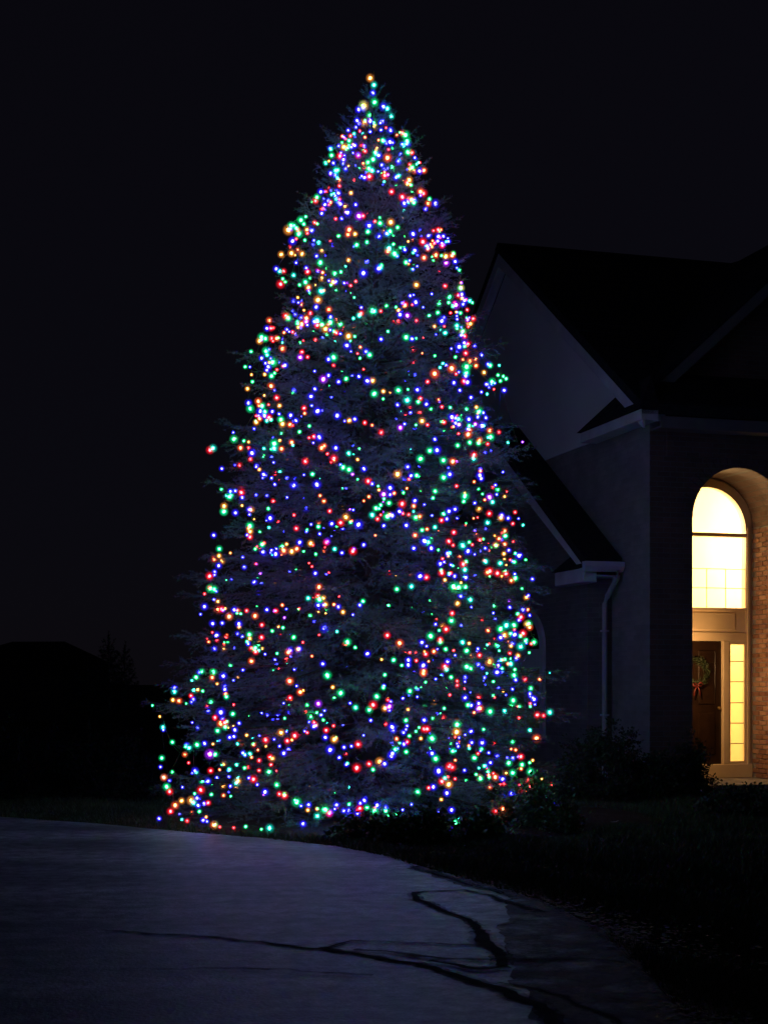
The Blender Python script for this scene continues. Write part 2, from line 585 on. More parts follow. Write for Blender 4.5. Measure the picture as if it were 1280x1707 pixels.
# side wall under the gable (brick below, siding in the gable)
MB().box(-.004, .25, 0, WD, -.1, EZ - .02).build('side_wall', M['brick_grey'], house)
MB().prism([(0, EZ - .02), (WD, EZ - .02), (WD, roof_z(WD) - .2), (PV, roof_z(PV) - .22), (0, roof_z(0) - .2)], 0, -.03, .25).build('gable_wall', M['siding'], house)
MB().box(WL - .25, WL, 0, WD, -.1, EZ).build('side_wall', M['brick'], house)
MB().box(.25, WL - .25, WD - .25, WD, -.1, EZ).build('back_wall', M['brick'], house)
# front wall with the tall arched entry
AC, AR, AS = 1.465, .775, 4.05            # arch centre, radius, spring height
fw = MB()
fw.box(0, AC - AR, -.004, .25, -.1, EZ - .172)
fw.box(AC + AR, WL - .2502, 0, .25, -.1, EZ)
NA = 24
for k in range(NA):
    a0, a1 = math.pi - math.pi * k / NA, math.pi - math.pi * (k + 1) / NA
    x0, z0 = AC + AR * math.cos(a0), AS + AR * math.sin(a0)
    x1, z1 = AC + AR * math.cos(a1), AS + AR * math.sin(a1)
    fw.prism([(x0, z0), (x1, z1), (x1, EZ), (x0, EZ)], 1, 0, .25)
fw.build('front_wall', M['brick'], house)
# brick arch ring set proud of the wall, one voussoir at a time
vou = []
for k in range(26):
    a0, a1 = math.pi * k / 26 + .006, math.pi * (k + 1) / 26 - .006
    pts = [(AC + r * math.cos(a), AS + r * math.sin(a)) for r, a in ((AR + .004, a0), (AR + .21, a0), (AR + .21, a1), (AR + .004, a1))]
    MB().prism(pts, 1, -.022, .1).build('arch_brick', M['brick'], house)

# roof slabs
def slab(mb, u0, u1, va, za, vb, zb, t=.16):
    mb.poly([(u0, va, za), (u1, va, za), (u1, vb, zb), (u0, vb, zb), (u0, va, za - t), (u1, va, za - t), (u1, vb, zb - t), (u0, vb, zb - t)],
            [(0, 1, 2, 3), (7, 6, 5, 4), (0, 4, 5, 1), (1, 5, 6, 2), (2, 6, 7, 3), (3, 7, 4, 0)])
    return mb

roof = slab(MB(), -RK, WL + RK, -OV, roof_z(-OV), PV, roof_z(PV)).build('roof', M['shingle'], house)
slab(MB(), -RK, WL + RK, WD + OV, roof_z(WD + OV), PV, roof_z(PV)).build('roof', M['shingle'], house)
MB().prism([(PV - .16, roof_z(PV) - .08), (PV, roof_z(PV) + .03), (PV + .16, roof_z(PV) - .08)], 0, -RK - .01, WL + RK).build('ridge_cap', M['shingle'], roof)
# shingle courses: a shallow step every 0.3 m on the front slope
crs = MB()
v = -OV + .02
while v < PV - .2:
    z0 = roof_z(v)
    crs.poly([(-RK + .01, v, z0 + .014), (WL, v, z0 + .014), (WL, v + .28, roof_z(v + .28) + .001), (-RK + .01, v + .28, roof_z(v + .28) + .001),
              (-RK + .01, v, z0 - .001), (WL, v, z0 - .001)], [(0, 1, 2, 3), (4, 5, 1, 0), (0, 3, 4), (1, 5, 2)])
    v += .29
tag(crs.build('shingles', M['shingle'], roof), kind='stuff')
# rake boards of the gable
for va, vb in ((-OV, PV), (WD + OV, PV)):
    za, zb = roof_z(va) - .165, roof_z(vb) - .165
    MB().poly([(u, v_, z_) for u in (-RK + .01, -RK + .05) for v_, z_ in ((va, za), (vb, zb), (vb, zb - .24), (va, za - .20))],
              [(0, 1, 2, 3), (7, 6, 5, 4), (0, 4, 5, 1), (1, 5, 6, 2), (2, 6, 7, 3), (3, 7, 4, 0)]).build('rake_board', M['trim'], house)
    slab(MB(), -RK + .051, -.031, va + (.3 if va < 0 else -.3), roof_z(va + (.3 if va < 0 else -.3)) - .165, vb, zb, .02).build('rake_soffit', M['trim'], house)
# front fascia, soffit, gutter
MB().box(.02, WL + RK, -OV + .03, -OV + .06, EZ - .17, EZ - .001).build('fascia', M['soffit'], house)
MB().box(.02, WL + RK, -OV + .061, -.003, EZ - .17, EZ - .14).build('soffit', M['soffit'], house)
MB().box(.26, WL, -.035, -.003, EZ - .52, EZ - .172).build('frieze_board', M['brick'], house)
# the eave return at the corner: box, frieze below it and a little hipped roof on top
def eave_return(u_out, u_wall, v0, v1, zt, rise, parent, hgt=.16):
    """u_out: outer face, v0 front end, v1 back end, zt: top of the cornice box"""
    MB().box(u_out, u_wall, v0, v1, zt - hgt, zt).build('eave_return', M['trim'], parent, bevel=.012)
    MB().poly([(u_out - .04, v0 - .03, zt + .004), (u_wall, v0 - .03, zt + .004), (u_wall, v1 + .05, zt + .004), (u_out - .04, v1 + .05, zt + .004),
               (u_wall, v0 + .25, zt + rise), (u_wall, v1 - 1.15 if v1 - v0 > 1.6 else v1 - .5, zt + rise)],
              [(0, 1, 4), (0, 4, 5, 3), (3, 5, 2), (1, 2, 5, 4), (0, 3, 2, 1)]).build('return_roof', M['shingle'], parent)
eave_return(-RK - .02, -.032, -OV, 1.80, EZ + .08, .55, house)

# small side wing built against the side wall, its gable facing the spruce
wing = empty('side_wing', (0, 0, 0), 0, house)
WV0, WV1, WU = 1.30, 9.30, -.42
WP = (WV0 + WV1) / 2
WEZ = 3.36
WOV = .42
def wroof_z(v): return WEZ + .15 + .63 * (v - (WV0 - WOV)) if v <= WP else WEZ + .15 + .63 * (WV1 + WOV - v)
wmb = MB()
wmb.prism([(WV0, -.1), (WV1, -.1), (WV1, wroof_z(WV1) - .19), (WP, wroof_z(WP) - .19), (WV0, wroof_z(WV0) - .19)], 0, WU, -.002)
wmb.build('wall', M['brick_wing'], wing)
WRK = WU - .24
slab(MB(), WRK, -.032, WV0 - WOV, wroof_z(WV0 - WOV), WP, wroof_z(WP), .14).build('roof', M['shingle'], wing)
slab(MB(), WRK, -.032, WV1 + WOV, wroof_z(WV1 + WOV), WP, wroof_z(WP), .14).build('roof', M['shingle'], wing)
for va, vb in ((WV0 - WOV, WP), (WV1 + WOV, WP)):
    za, zb = wroof_z(va) - .142, wroof_z(vb) - .142
    MB().poly([(u, v_, z_) for u in (WRK + .01, WRK + .05) for v_, z_ in ((va, za), (vb, zb), (vb, zb - .30), (va, za - .12))],
              [(0, 1, 2, 3), (7, 6, 5, 4), (0, 4, 5, 1), (1, 5, 6, 2), (2, 6, 7, 3), (3, 7, 4, 0)]).build('rake_board', M['trim'], wing)
eave_return(WRK - .0, WU - .002, WV0 - WOV + .05, WV0 + .72, WEZ + .0, .36, wing, .22)
MB().box(WU + .001, -.034, WV0 - WOV + .06, WV0 - .002, WEZ - .13, WEZ - .1).build('soffit', M['trim'], wing)
gut = MB()
gp = [(WV0 - WOV - .11, WEZ + .09), (WV0 - WOV - .11, WEZ + .02), (WV0 - WOV - .04, WEZ - .06), (WV0 - WOV + .02, WEZ - .06), (WV0 - WOV + .02, WEZ + .09)]
gut.prism(gp, 0, WRK - .02, -.034)
gut.build('gutter', M['trim'], wing)
ds = MB()
x = -.12
ds.tube([(x, WV0 - WOV - .04, WEZ - .03), (x, WV0 - WOV - .03, WEZ - .14), (x - .03, WV0 - .14, WEZ - .42), (x - .04, WV0 - .07, WEZ - .52), (x - .04, WV0 - .07, .22), (x - .04, WV0 - .16, .1)], .042, 8)
dsp = ds.build('downspout', M['trim_dull'], house)
for z in (2.4, 1.1):
    MB().box(x - .095, x + .015, WV0 - .118, WV0 - .02, z, z + .03).build('strap', M['trim'], dsp)

# arched window on the wing's gable wall
win = empty('arched_window', (0, 0, 0), 0, house)
V0, V1, Z0, ZS = 2.98, 4.64, .75, 2.20
vc, rr_ = (V0 + V1) / 2, (V1 - V0) / 2
def arch_pts(c, r, zs, z0, n=16, sq=1.0):
    return [(c - r, z0)] + [(c - r * math.cos(math.pi * k / n), zs + sq * r * math.sin(math.pi * k / n)) for k in range(n + 1)] + [(c + r, z0)]
outer, inner = arch_pts(vc, rr_, ZS, Z0, sq=.8), arch_pts(vc, rr_ - .17, ZS, Z0 + .1, sq=.8)
fr = MB()
no = len(outer)
fr.poly([(WU - .05, a, b) for a, b in outer] + [(WU - .05, a, b) for a, b in inner] + [(WU + .0, a, b) for a, b in outer] + [(WU + .0, a, b) for a, b in inner],
        [(i, (i + 1) % no, no + (i + 1) % no, no + i) for i in range(no)] + [(i, (i + 1) % no, 2 * no + (i + 1) % no, 2 * no + i) for i in range(no)] +
        [(no + i, no + (i + 1) % no, 3 * no + (i + 1) % no, 3 * no + i) for i in range(no)])
fr.build('frame', M['trim'], win)
MB().prism(inner, 0, WU - .012, WU - .004).build('pane', M['dark_pane'], win)
MB().box(WU - .03, WU - .013, V0 + .171, V1 - .171, Z0 + .102, ZS - .35).build('blind', M['blind'], win)
MB().box(WU - .045, WU - .013, V0 + .171, V1 - .171, ZS - .34, ZS - .02).build('transom_panel', M['trim'], win)
MB().box(WU - .046, WU - .031, vc - .03, vc + .03, Z0 + .102, ZS + .3).build('mullion', M['trim'], win)
MB().box(WU - .11, WU - .001, V0 - .05, V1 + .05, Z0 - .07, Z0 - .003).build('sill', M['trim'], win)

# front cross gable over the entry
gb = empty('front_gable', (0, 0, 0), 0, house)
GC, GS, GV = 3.45, .90, .62
GZ0 = roof_z(GV) - .12
GZ = 8.75
half = (GZ - 5.78) / GS
gl = GC - (GZ - GZ0) / GS
MB().prism([(gl, GZ0), (2 * GC - gl, GZ0), (GC, GZ)], 1, GV, GV + .2).build('wall', M['brick'], gb)
vend = lambda z: (z - (EZ + .17)) / SL - OV
for sgn in (-1, 1):
    x0 = GC + sgn * ((GZ - GZ0) / GS + .3)
    zl = GZ0 - .28
    MB().poly([(x0, GV - .3, zl + .3), (GC, GV - .3, GZ + .3), (GC, vend(GZ) + .6, GZ + .3), (x0, GV + .1, zl + .3),
               (x0, GV - .3, zl + .18), (GC, GV - .3, GZ + .16), (GC, vend(GZ) + .6, GZ + .16), (x0, GV + .1, zl + .18)],
              [(0, 1, 2, 3), (7, 6, 5, 4), (0, 4, 5, 1), (1, 5, 6, 2), (2, 6, 7, 3), (3, 7, 4, 0)]).build('roof', M['shingle'], gb)
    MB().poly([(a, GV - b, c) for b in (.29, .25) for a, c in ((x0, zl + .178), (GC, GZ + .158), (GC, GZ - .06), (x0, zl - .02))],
              [(0, 1, 2, 3), (7, 6, 5, 4), (0, 4, 5, 1), (1, 5, 6, 2), (2, 6, 7, 3), (3, 7, 4, 0)]).build('rake_board', M['soffit'], gb)

# taller cross roof rising out of the ridge further right
zr = roof_z(PV)
MB().poly([(4.0, PV, zr - .12), (9.5, PV, zr + 1.75), (9.5, 2.9, 7.55), (9.5, WD - 2.9, 7.55), (12.8, PV, zr + 1.75), (12.8, 2.9, 7.55), (12.8, WD - 2.9, 7.55)],
          [(0, 2, 1), (0, 1, 3), (1, 2, 5, 4), (1, 4, 6, 3), (4, 5, 6)]).build('upper_roof', M['shingle'], house)

# ------------------------------------------------------------------ the entry niche
NV = .97                                   # depth of the niche (face of the door wall)
NL, NR = AC - AR, AC + AR
entry = empty('entry', (0, 0, 0), 0, house)
MB().box(NL - .2, NL - .0005, .2505, NV + .2, -.1, AS).build('niche_wall', M['brick'], entry)
rw = MB().box(NR + .012, NR + .2, .2505, NV + .2, -.1, AS).build('niche_wall', M['stone'], house)
# bricks of the lamp-lit reveal, each its own piece
bm_ = MB().box(-.010, .006, -.1005, .1005, -.0315, .0315)
for i_, v_ in enumerate(bm_.v): pass
mbrick = []
for q in range(4):
    o = bm_.build('brick', [M['brick_grey'], M['brick']][0], rw, bevel=.004)
    mbrick.append(o.data)
    me = o.data
    bpy.data.objects.remove(o)
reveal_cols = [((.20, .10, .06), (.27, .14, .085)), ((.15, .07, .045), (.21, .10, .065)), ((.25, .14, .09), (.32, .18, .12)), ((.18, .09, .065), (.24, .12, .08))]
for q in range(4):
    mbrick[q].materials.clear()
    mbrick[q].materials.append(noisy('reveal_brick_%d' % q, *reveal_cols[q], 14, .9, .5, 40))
rb = random.Random(5)
row = 0
z = .165
while z < AS - .02:
    v = .02 + (.107 if row % 2 else 0) + .1
    while v < NV - .06:
        link('brick', mbrick[rb.randrange(4)], rw, (NR + .008 + rb.uniform(-.002, .002), v, z))
        v += .213
    row += 1
    z += .075
# barrel vault
vt = MB()
ins = [(AC + AR * math.cos(math.pi * k / 24), AS + AR * math.sin(math.pi * k / 24)) for k in range(25)]
out = [(AC + (AR + .06) * math.cos(math.pi * k / 24), AS + (AR + .06) * math.sin(math.pi * k / 24)) for k in range(25)]
for k in range(24):
    vt.prism([ins[k], out[k], out[k + 1], ins[k + 1]], 1, .2505, NV + .02)
vt.build('vault', M['brick'], entry)
MB().box(NL - .25, NR + .35, -.42, NV + .2, -.05, .125).build('porch_step', M['stone'], entry, bevel=.012)
# door wall: frame pieces butted end to end
FV = NV
MB().box(NL, NR, FV - .02, FV + .12, .126, .34).build('threshold', M['trim_warm'], entry, bevel=.006)
MB().box(NL, AC - .64, FV, FV + .12, .341, AS).build('jamb', M['trim_warm'], entry)
MB().box(2.135, NR + .01, FV, FV + .12, .341, AS).build('jamb', M['trim_warm'], entry)
MB().box(2.150, 2.185, FV - .022, FV - .001, .341, AS).build('jamb_bead', M['trim_warm'], entry)
MB().box(1.735, 1.835, FV - .01, FV + .11, .341, 2.27).build('mullion', M['trim_warm'], entry, bevel=.008)
MB().box(AC - .639, 2.134, FV - .002, FV + .12, 2.271, 2.40).build('door_head', M['trim_warm'], entry)
MB().box(AC - .639, 2.134, FV + .012, FV + .12, 2.401, 2.745).build('panel', M['trim_warm'], entry)
MB().box(AC - .639, 1.95, FV + .002, FV + .011, 2.44, 2.71).build('raised_panel', M['trim_warm'], entry, bevel=.004)
MB().box(AC - .639, 2.134, FV - .02, FV + .12, 2.746, 2.785).build('transom_sill', M['trim_warm'], entry)
MB().box(AC - .639, 2.134, FV - .01, FV + .11, 3.90, 3.955).build('transom_bar', M['trim_warm'], entry)
ring = MB()
ri, ro = .665, .80
for k in range(24):
    a0, a1 = math.pi * k / 24, math.pi * (k + 1) / 24
    ring.prism([(AC + r * math.cos(a), 4.0 + r * math.sin(a)) for r, a in ((ri, a0), (ro, a0), (ro, a1), (ri, a1))], 1, FV + .001, FV + .121)
ring.build('arch_casing', M['trim_warm'], entry)
# transom window
tw = empty('transom_window', (0, 0, 0), 0, house)
MB().box(AC - .638, 2.134, FV + .05, FV + .056, 2.786, 3.899).build('pane', M['pane'], tw)
MB().prism([(AC + .664 * math.cos(math.pi * k / 24), 3.956 + max(0, 4.0 + .664 * math.sin(math.pi * k / 24) - 3.956)) for k in range(25)] ,
           1, FV + .05, FV + .056).build('pane', M['pane'], tw)
for u in (1.155, 1.48, 1.81):
    MB().box(u - .006, u + .006, FV + .058, FV + .068, 2.786, 3.40).build('muntin', M['trim_warm'], tw)
for z in (3.10, 3.40):
    MB().box(AC - .638, 2.134, FV + .069, FV + .078, z - .006, z + .006).build('muntin', M['trim_warm'], tw)
# sidelight with leaded bars
sl = empty('sidelight', (0, 0, 0), 0, house)
MB().box(1.836, 2.134, FV + .04, FV + .046, .341, 2.27).build('pane', M['frosted'], sl)
for z in (.66, .98, 1.30, 1.63, 1.95):
    MB().box(1.836, 2.134, FV + .028, FV + .038, z - .007, z + .007).build('lead_bar', M['iron'], sl)
MB().box(1.836, 1.862, FV + .0, FV + .027, .341, 2.27).build('sash', M['trim_warm'], sl)
MB().box(2.108, 2.134, FV + .0, FV + .027, .341, 2.27).build('sash', M['trim_warm'], sl)
MB().box(1.863, 2.107, FV + .0, FV + .027, .341, .385).build('sash', M['trim_warm'], sl)
MB().box(1.863, 2.107, FV + .0, FV + .027, 2.215, 2.27).build('sash', M['trim_warm'], sl)
# door leaf
dr = MB().box(AC - .638, 1.734, FV + .06, FV + .105, .341, 2.269).build('door', M['door'], house, bevel=.004)
for (u0, u1, z0, z1) in ((.93, 1.22, .5, 1.15), (1.33, 1.62, .5, 1.15), (.93, 1.22, 1.28, 2.12), (1.33, 1.62, 1.28, 2.12)):
    MB().box(u0, u1, FV + .045, FV + .0599, z0, z1).build('door_panel', M['door'], dr, bevel=.012)
MB().lathe([(.0, -.03), (.022, -.022), (.03, 0), (.022, .022), (0, .03)], (1.68, FV + .03, 1.22), 10).build('door_knob', M['brass'], dr, True)
# foyer behind the glass
fy = empty('foyer', (0, 0, 0), 0, house)
MB().box(-.0 + .3, 3.3, 5.2, 5.3, .3, 5.5).build('wall', M['plaster'], fy)
MB().box(.26, .32, FV + .121, 5.2, .3, 5.5).build('wall', M['plaster'], fy)
MB().box(3.3, 3.36, FV + .121, 5.3, .3, 5.5).build('wall', M['plaster'], fy)
MB().box(.3, 3.3, FV + .121, 5.3, 5.5, 5.56).build('ceiling', M['plaster'], fy)
MB().box(.3, 3.3, FV + .121, 5.3, .28, .31).build('floor', M['foyer_floor'], fy)
# masonry round the door wall so that foyer light leaves only through the glass
mk = MB()
mk.box(.3, AC - .645, FV + .1205, FV + .16, -.1, 5.5)
mk.box(2.145, 3.36, FV + .1205, FV + .16, -.1, 5.5)
for k in range(24):
    a0, a1 = math.pi - math.pi * k / 24, math.pi - math.pi * (k + 1) / 24
    x0, z0 = AC + .68 * math.cos(a0), 4.0 + .68 * math.sin(a0)
    x1, z1 = AC + .68 * math.cos(a1), 4.0 + .68 * math.sin(a1)
    mk.prism([(x0, z0), (x1, z1), (x1, 5.5), (x0, 5.5)], 1, FV + .1205, FV + .16)
mk.build('inner_wall', M['plaster'], fy)

def H(u, v, z):
    return (HX + u * math.cos(TH) - v * math.sin(TH), HY + u * math.sin(TH) + v * math.cos(TH), z)

# pendant lamp in the foyer
pend = empty('pendant_lamp', H(1.75, 3.2, 0), TH)
tag(pend, 'pendant lamp glowing inside the foyer behind the tall arched window', 'lamp')
MB().tube([(0, 0, 5.49), (0, 0, 4.62)], .012, 6).build('chain', M['brass'], pend)
MB().lathe([(0, .22), (.12, .2), (.2, .1), (.22, 0), (.2, -.1), (.12, -.2), (0, -.22)], (0, 0, 4.4), 18).build('lamp_globe', emis('lamp_globe', (1.0, .78, .42), 14), pend, True)
fl = bpy.data.lights.new('foyer_light', 'POINT')
fl.energy = FOYER_W
fl.color = (1.0, .70, .34)
fl.shadow_soft_size = .2
flo = bpy.data.objects.new('foyer_light', fl)
flo.parent = pend
flo.location = (0, 0, 4.0)
COL.objects.link(flo)

# wall lantern on the reveal
lan = empty('wall_lantern', H(NL + .004, .42, 1.72), TH + math.pi)
tag(lan, 'small black wall lantern lighting the bricks of the entry niche', 'lantern')
MB().box(-.02, .0, -.05, .05, -.02, .34).build('back_plate', M['iron'], lan, bevel=.004)
MB().tube([(-.02, 0, .26), (-.06, 0, .33), (-.09, 0, .30)], .008, 6).build('arm', M['iron'], lan)
MB().lathe([(0, .31), (.03, .28), (.075, .22), (.075, .205)], (-.09, 0, 0), 4).build('cap', M['iron'], lan)
for q in range(4):
    a = math.pi / 2 * q
    MB().tube([(-.09 + .06 * math.cos(a), .06 * math.sin(a), .205), (-.09 + .045 * math.cos(a), .045 * math.sin(a), .0)], .005, 4).build('cage_bar', M['iron'], lan)
MB().lathe([(0, -.02), (.05, -.005), (.05, .0), (0, .0)], (-.09, 0, 0), 8).build('base', M['iron'], lan)
MB().lathe([(0, .02), (.014, .03), (.022, .08), (.016, .13), (0, .16)], (-.09, 0, 0), 10).build('light_bulb', emis('lantern_bulb', (1, .72, .36), 60), lan, True)
sc = bpy.data.lights.new('lantern_light', 'POINT')
sc.energy = SCONCE_W
sc.color = (1, .55, .21)
sc.shadow_soft_size = .03
sco = bpy.data.objects.new('lantern_light', sc)
sco.parent = lan
sco.location = (-.09, 0, .1)
COL.objects.link(sco)

# wreath on the door
wr = empty('wreath', H(1.275, FV + .03, 1.78), TH)
tag(wr, 'dark evergreen wreath hanging on the front door', 'wreath')
rg = np.random.default_rng(4)
NW = 900
a = rg.uniform(0, 2 * np.pi, NW)
c0 = np.stack([.19 * np.cos(a), rg.normal(0, .015, NW), .19 * np.sin(a)], 1) + rg.normal(0, .028, (NW, 3))
d = rg.normal(0, 1, (NW, 3)) + np.stack([-np.sin(a), 0 * a, np.cos(a)], 1) * 1.5
d /= np.linalg.norm(d, axis=1)[:, None]
sd = np.cross(d, rg.normal(0, 1, (NW, 3)))
sd /= np.linalg.norm(sd, axis=1)[:, None]
V = np.stack([c0 - sd * .006, c0 + sd * .006, c0 + d * .07], 1).reshape(-1, 3)
V[:, 1] = np.minimum(V[:, 1], .02)
link('greenery', np_mesh('greenery', V, np.arange(NW * 3).reshape(-1, 3), M['shrub']), wr)
bw = MB()
for s_ in (-1, 1):
    bw.tube([(0, -.05, -.2), (s_ * .05, -.065, -.16), (s_ * .085, -.06, -.19), (s_ * .05, -.055, -.225), (0, -.05, -.2)], .014, 6)
    bw.tube([(0, -.05, -.2), (s_ * .04, -.05, -.29), (s_ * .055, -.045, -.37)], .011, 6)
bw.build('bow', noisy('red_ribbon', (.08, .01, .01), (.12, .015, .015), 8, .5), wr, True)

# ------------------------------------------------------------------ conifers
def conifer(name, loc, H_, Rf, seed, n_per_m, whorl, mat, barkm, trunk_r, twig_step=.075, needle=(.034, .006), per_m=150, max_tw=.36, upturn=.12, asym=None):
    rng = np.random.default_rng(seed)
    root = empty(name, loc)
    tr = MB()
    zs = np.linspace(-.05, H_ * .99, 14)
    tr.tube([(.02 * math.sin(z * 1.3), .02 * math.cos(z * 1.7), z) for z in zs], [max(.008, trunk_r * (1 - z / H_) ** .9 * (1.25 if z < .1 else 1)) for z in zs], 10)
    tr.build('trunk', barkm, root, True)
    br = MB()
    T0, TD, TL, TW = [], [], [], []      # twigs: start, direction, length, up-vector
    tips = []
    z = .12
    while z < H_ - .12:
        Rz = Rf(z)
        nb = max(4, int(n_per_m * (.55 + .45 * Rz / Rf(.9))))
        a0 = rng.uniform(0, 2 * np.pi)
        for k in range(nb):
            zz = z + rng.uniform(-.5, .5) * whorl
            if zz < .08: zz = .08
            a = a0 + 2 * np.pi * (k + rng.uniform(-.3, .3)) / nb
            L = Rf(max(zz, .05)) * rng.uniform(.74, 1.08) * (1 + .07 * math.sin(3 * a + zz * 2.1)) * (asym(zz, a) if asym else 1)
            L = min(L, 1.06 * Rf(max(zz, .05)) * (asym(zz, a) if asym else 1))
            if L < .06: continue
            hfrac = zz / H_
            slope = np.interp(hfrac, [0, .25, .6, .85, 1], [-.10, -.16, .10, .55, 1.4]) + rng.uniform(-.12, .12)
            n = 9
            t = np.linspace(0, 1, n)
            x = t * L
            # limb: leaves at a slope, droops, tip turns up
            dz = slope * x * (1 if hfrac < .85 else 1) - .10 * L * t ** 1.5 + upturn * L * t ** 3.2
            wob = rng.normal(0, .03, n).cumsum() * L * .25
            base = zz - slope * L * .55
            base = max(base, .10)
            P = np.stack([np.cos(a) * x - np.sin(a) * wob, np.sin(a) * x + np.cos(a) * wob, base + dz], 1)
            P[:, 2] = np.maximum(P[:, 2], .06)
            if zz < 6.5 or True:
                br.tube([tuple(q) for q in P[::2]], [max(.004, .012 * L * (1 - i / 4.6)) for i in range(5)], 4)
            tips.append((P[-1], a))
            # twigs on both sides, denser outwards
            s = .18 * L + rng.uniform(0, twig_step)
            while s < L:
                fr = s / L
                i = min(int(fr * (n - 1)), n - 2)
                f = fr * (n - 1) - i
                q = P[i] * (1 - f) + P[i + 1] * f
                ax = P[i + 1] - P[i]
                ax = ax / (np.linalg.norm(ax) + 1e-9)
                sidev = np.array([-ax[1], ax[0], 0.0])
                sidev /= np.linalg.norm(sidev) + 1e-9
                for sg in (-1, 1):
                    ang = rng.uniform(.55, 1.0)
                    dd = ax * math.cos(ang) + sidev * sg * math.sin(ang) + np.array([0, 0, rng.uniform(-.60, .42)])
                    dd /= np.linalg.norm(dd)
                    ln = min(max_tw, (L - s) * .62 + .09) * rng.uniform(.6, 1.15)
                    T0.append(q); TD.append(dd); TL.append(ln)
                    # a second order twig
                    if ln > .17:
                        q2 = q + dd * ln * rng.uniform(.35, .6)
                        d2 = dd + sidev * sg * rng.uniform(-.9, .5) + np.array([0, 0, rng.uniform(-.3, .35)]) + ax * .4
                        d2 /= np.linalg.norm(d2)
                        T0.append(q2); TD.append(d2); TL.append(ln * .5)
                s += twig_step * rng.uniform(.7, 1.3)
            T0.append(P[-2]); TD.append((P[-1] - P[-2]) / (np.linalg.norm(P[-1] - P[-2]) + 1e-9)); TL.append(np.linalg.norm(P[-1] - P[-2]) + .08)
        z += whorl * (1.0 if z < H_ * .75 else .75)
    # leader
    for q in range(5):
        dd = np.array([rng.normal(0, .05), rng.normal(0, .05), 1.0]); dd /= np.linalg.norm(dd)
        T0.append(np.array([0, 0, H_ - .35 + .05 * q])); TD.append(dd); TL.append(.28)
    br.build('branches', barkm, root)
    T0, TD, TL = np.array(T0), np.array(TD), np.array(TL)
    cnt = np.maximum(3, (TL * per_m).astype(int))
    I = np.repeat(np.arange(len(TL)), cnt)
    N = len(I)
    t = rng.uniform(0, 1, N)
    d = TD[I]
    # each twig sags a little towards its tip
    c = T0[I] + d * (t * TL[I])[:, None]
    c[:, 2] -= .10 * TL[I] * t ** 2
    r = rng.normal(0, 1, (N, 3))
    perp = r - d * (r * d).sum(1)[:, None]
    perp /= np.linalg.norm(perp, axis=1)[:, None] + 1e-9
    nd = d * .75 + perp * .8
    nd /= np.linalg.norm(nd, axis=1)[:, None]
    wv = np.cross(nd, rng.normal(0, 1, (N, 3)))
    wv /= np.linalg.norm(wv, axis=1)[:, None] + 1e-9
    ln = needle[0] * rng.uniform(.7, 1.3, N)[:, None]
    V = np.stack([c - wv * needle[1] * .5, c + wv * needle[1] * .5, c + nd * ln], 1).reshape(-1, 3)
    V[:, 2] = np.maximum(V[:, 2], .02)
    link('crown', np_mesh('crown', V, np.arange(N * 3).reshape(-1, 3), mat), root)
    return root, N

TREE_H = 8.68
LEAN = .009                    # the trunk leans slightly to the house
_rz = [0.0, .35, .95, 1.80, 2.98, 4.25, 5.1, 5.39, 5.81, 6.31, 6.86, 7.23, 7.51, 7.79, 7.94, 8.11, 8.33, 8.68]
_rr = [2.02, 2.16, 2.22, 2.12, 1.95, 1.74, 1.52, 1.43, 1.27, 1.13, .97, .72, .58, .52, .43, .25, .14, .02]
def tree_R(z): return .96 * float(np.interp(z, _rz, _rr)) * (1 + .055 * math.sin(2 * math.pi * z / 1.3 + .6) * (z < 7.6))
def lopsided(z, a): return 1.03 + .14 * max(0.0, 1 - z / 3.0) * max(0.0, -math.cos(a))     # the lowest boughs reach further left

spruce, NN = conifer('spruce_tree', (TX, TY, .05), TREE_H - .05, lambda z: max(tree_R(z) * 1.03, .11), 21, 13, .21, M['needle'], M['bark'], .2, asym=lopsided)
spruce.rotation_euler = (0, LEAN, 0)
tag(spruce, 'tall conical spruce wound with coloured lights beside the driveway', 'tree')
print('needles', NN)

# ------------------------------------------------------------------ the string of lights
rng = np.random.default_rng(77)
COLS = [  # light colour, colour of the painted bloom halo
    ('red', (1.0, .026, .030), (1.0, .01, .03), .95),
    ('green', (.030, 1.0, .13), (.005, .72, .24), 1.15),
    ('blue', (.020, .020, 1.0), (.03, .015, 1.0), 2.3),
    ('amber', (1.0, .36, .06), (.90, .28, .04), .5),
    ('orange', (1.0, .14, .045), (.95, .10, .03), .6),
    ('teal', (.03, .9, .5), (.005, .58, .46), 1.0),
    ('violet', (.35, .05, 1.0), (.36, .02, .95), 1.0),
]
core_m = [emis('bulb_core_' + c[0], c[1], BULB_POWER * c[3]) for c in COLS]
halo_m = [halo_mat('bulb_halo_' + c[0], c[2], HALO_GLOW) for c in COLS]
sock_m = M['wire']

def ico(sub):
    bm = bmesh.new()
    bmesh.ops.create_icosphere(bm, subdivisions=sub, radius=1.0)
    v = np.array([q.co[:] for q in bm.verts])
    f = np.array([[q.index for q in fc.verts] for fc in bm.faces])
    bm.free()
    return v, f
cv, cf = ico(1)
gv, gf = ico(2)
CORE_R, HALO_R = .0172, .066
core_v = cv * np.array([CORE_R, CORE_R, CORE_R * 1.25])
halo_v = gv * np.array([HALO_R, HALO_R, HALO_R])
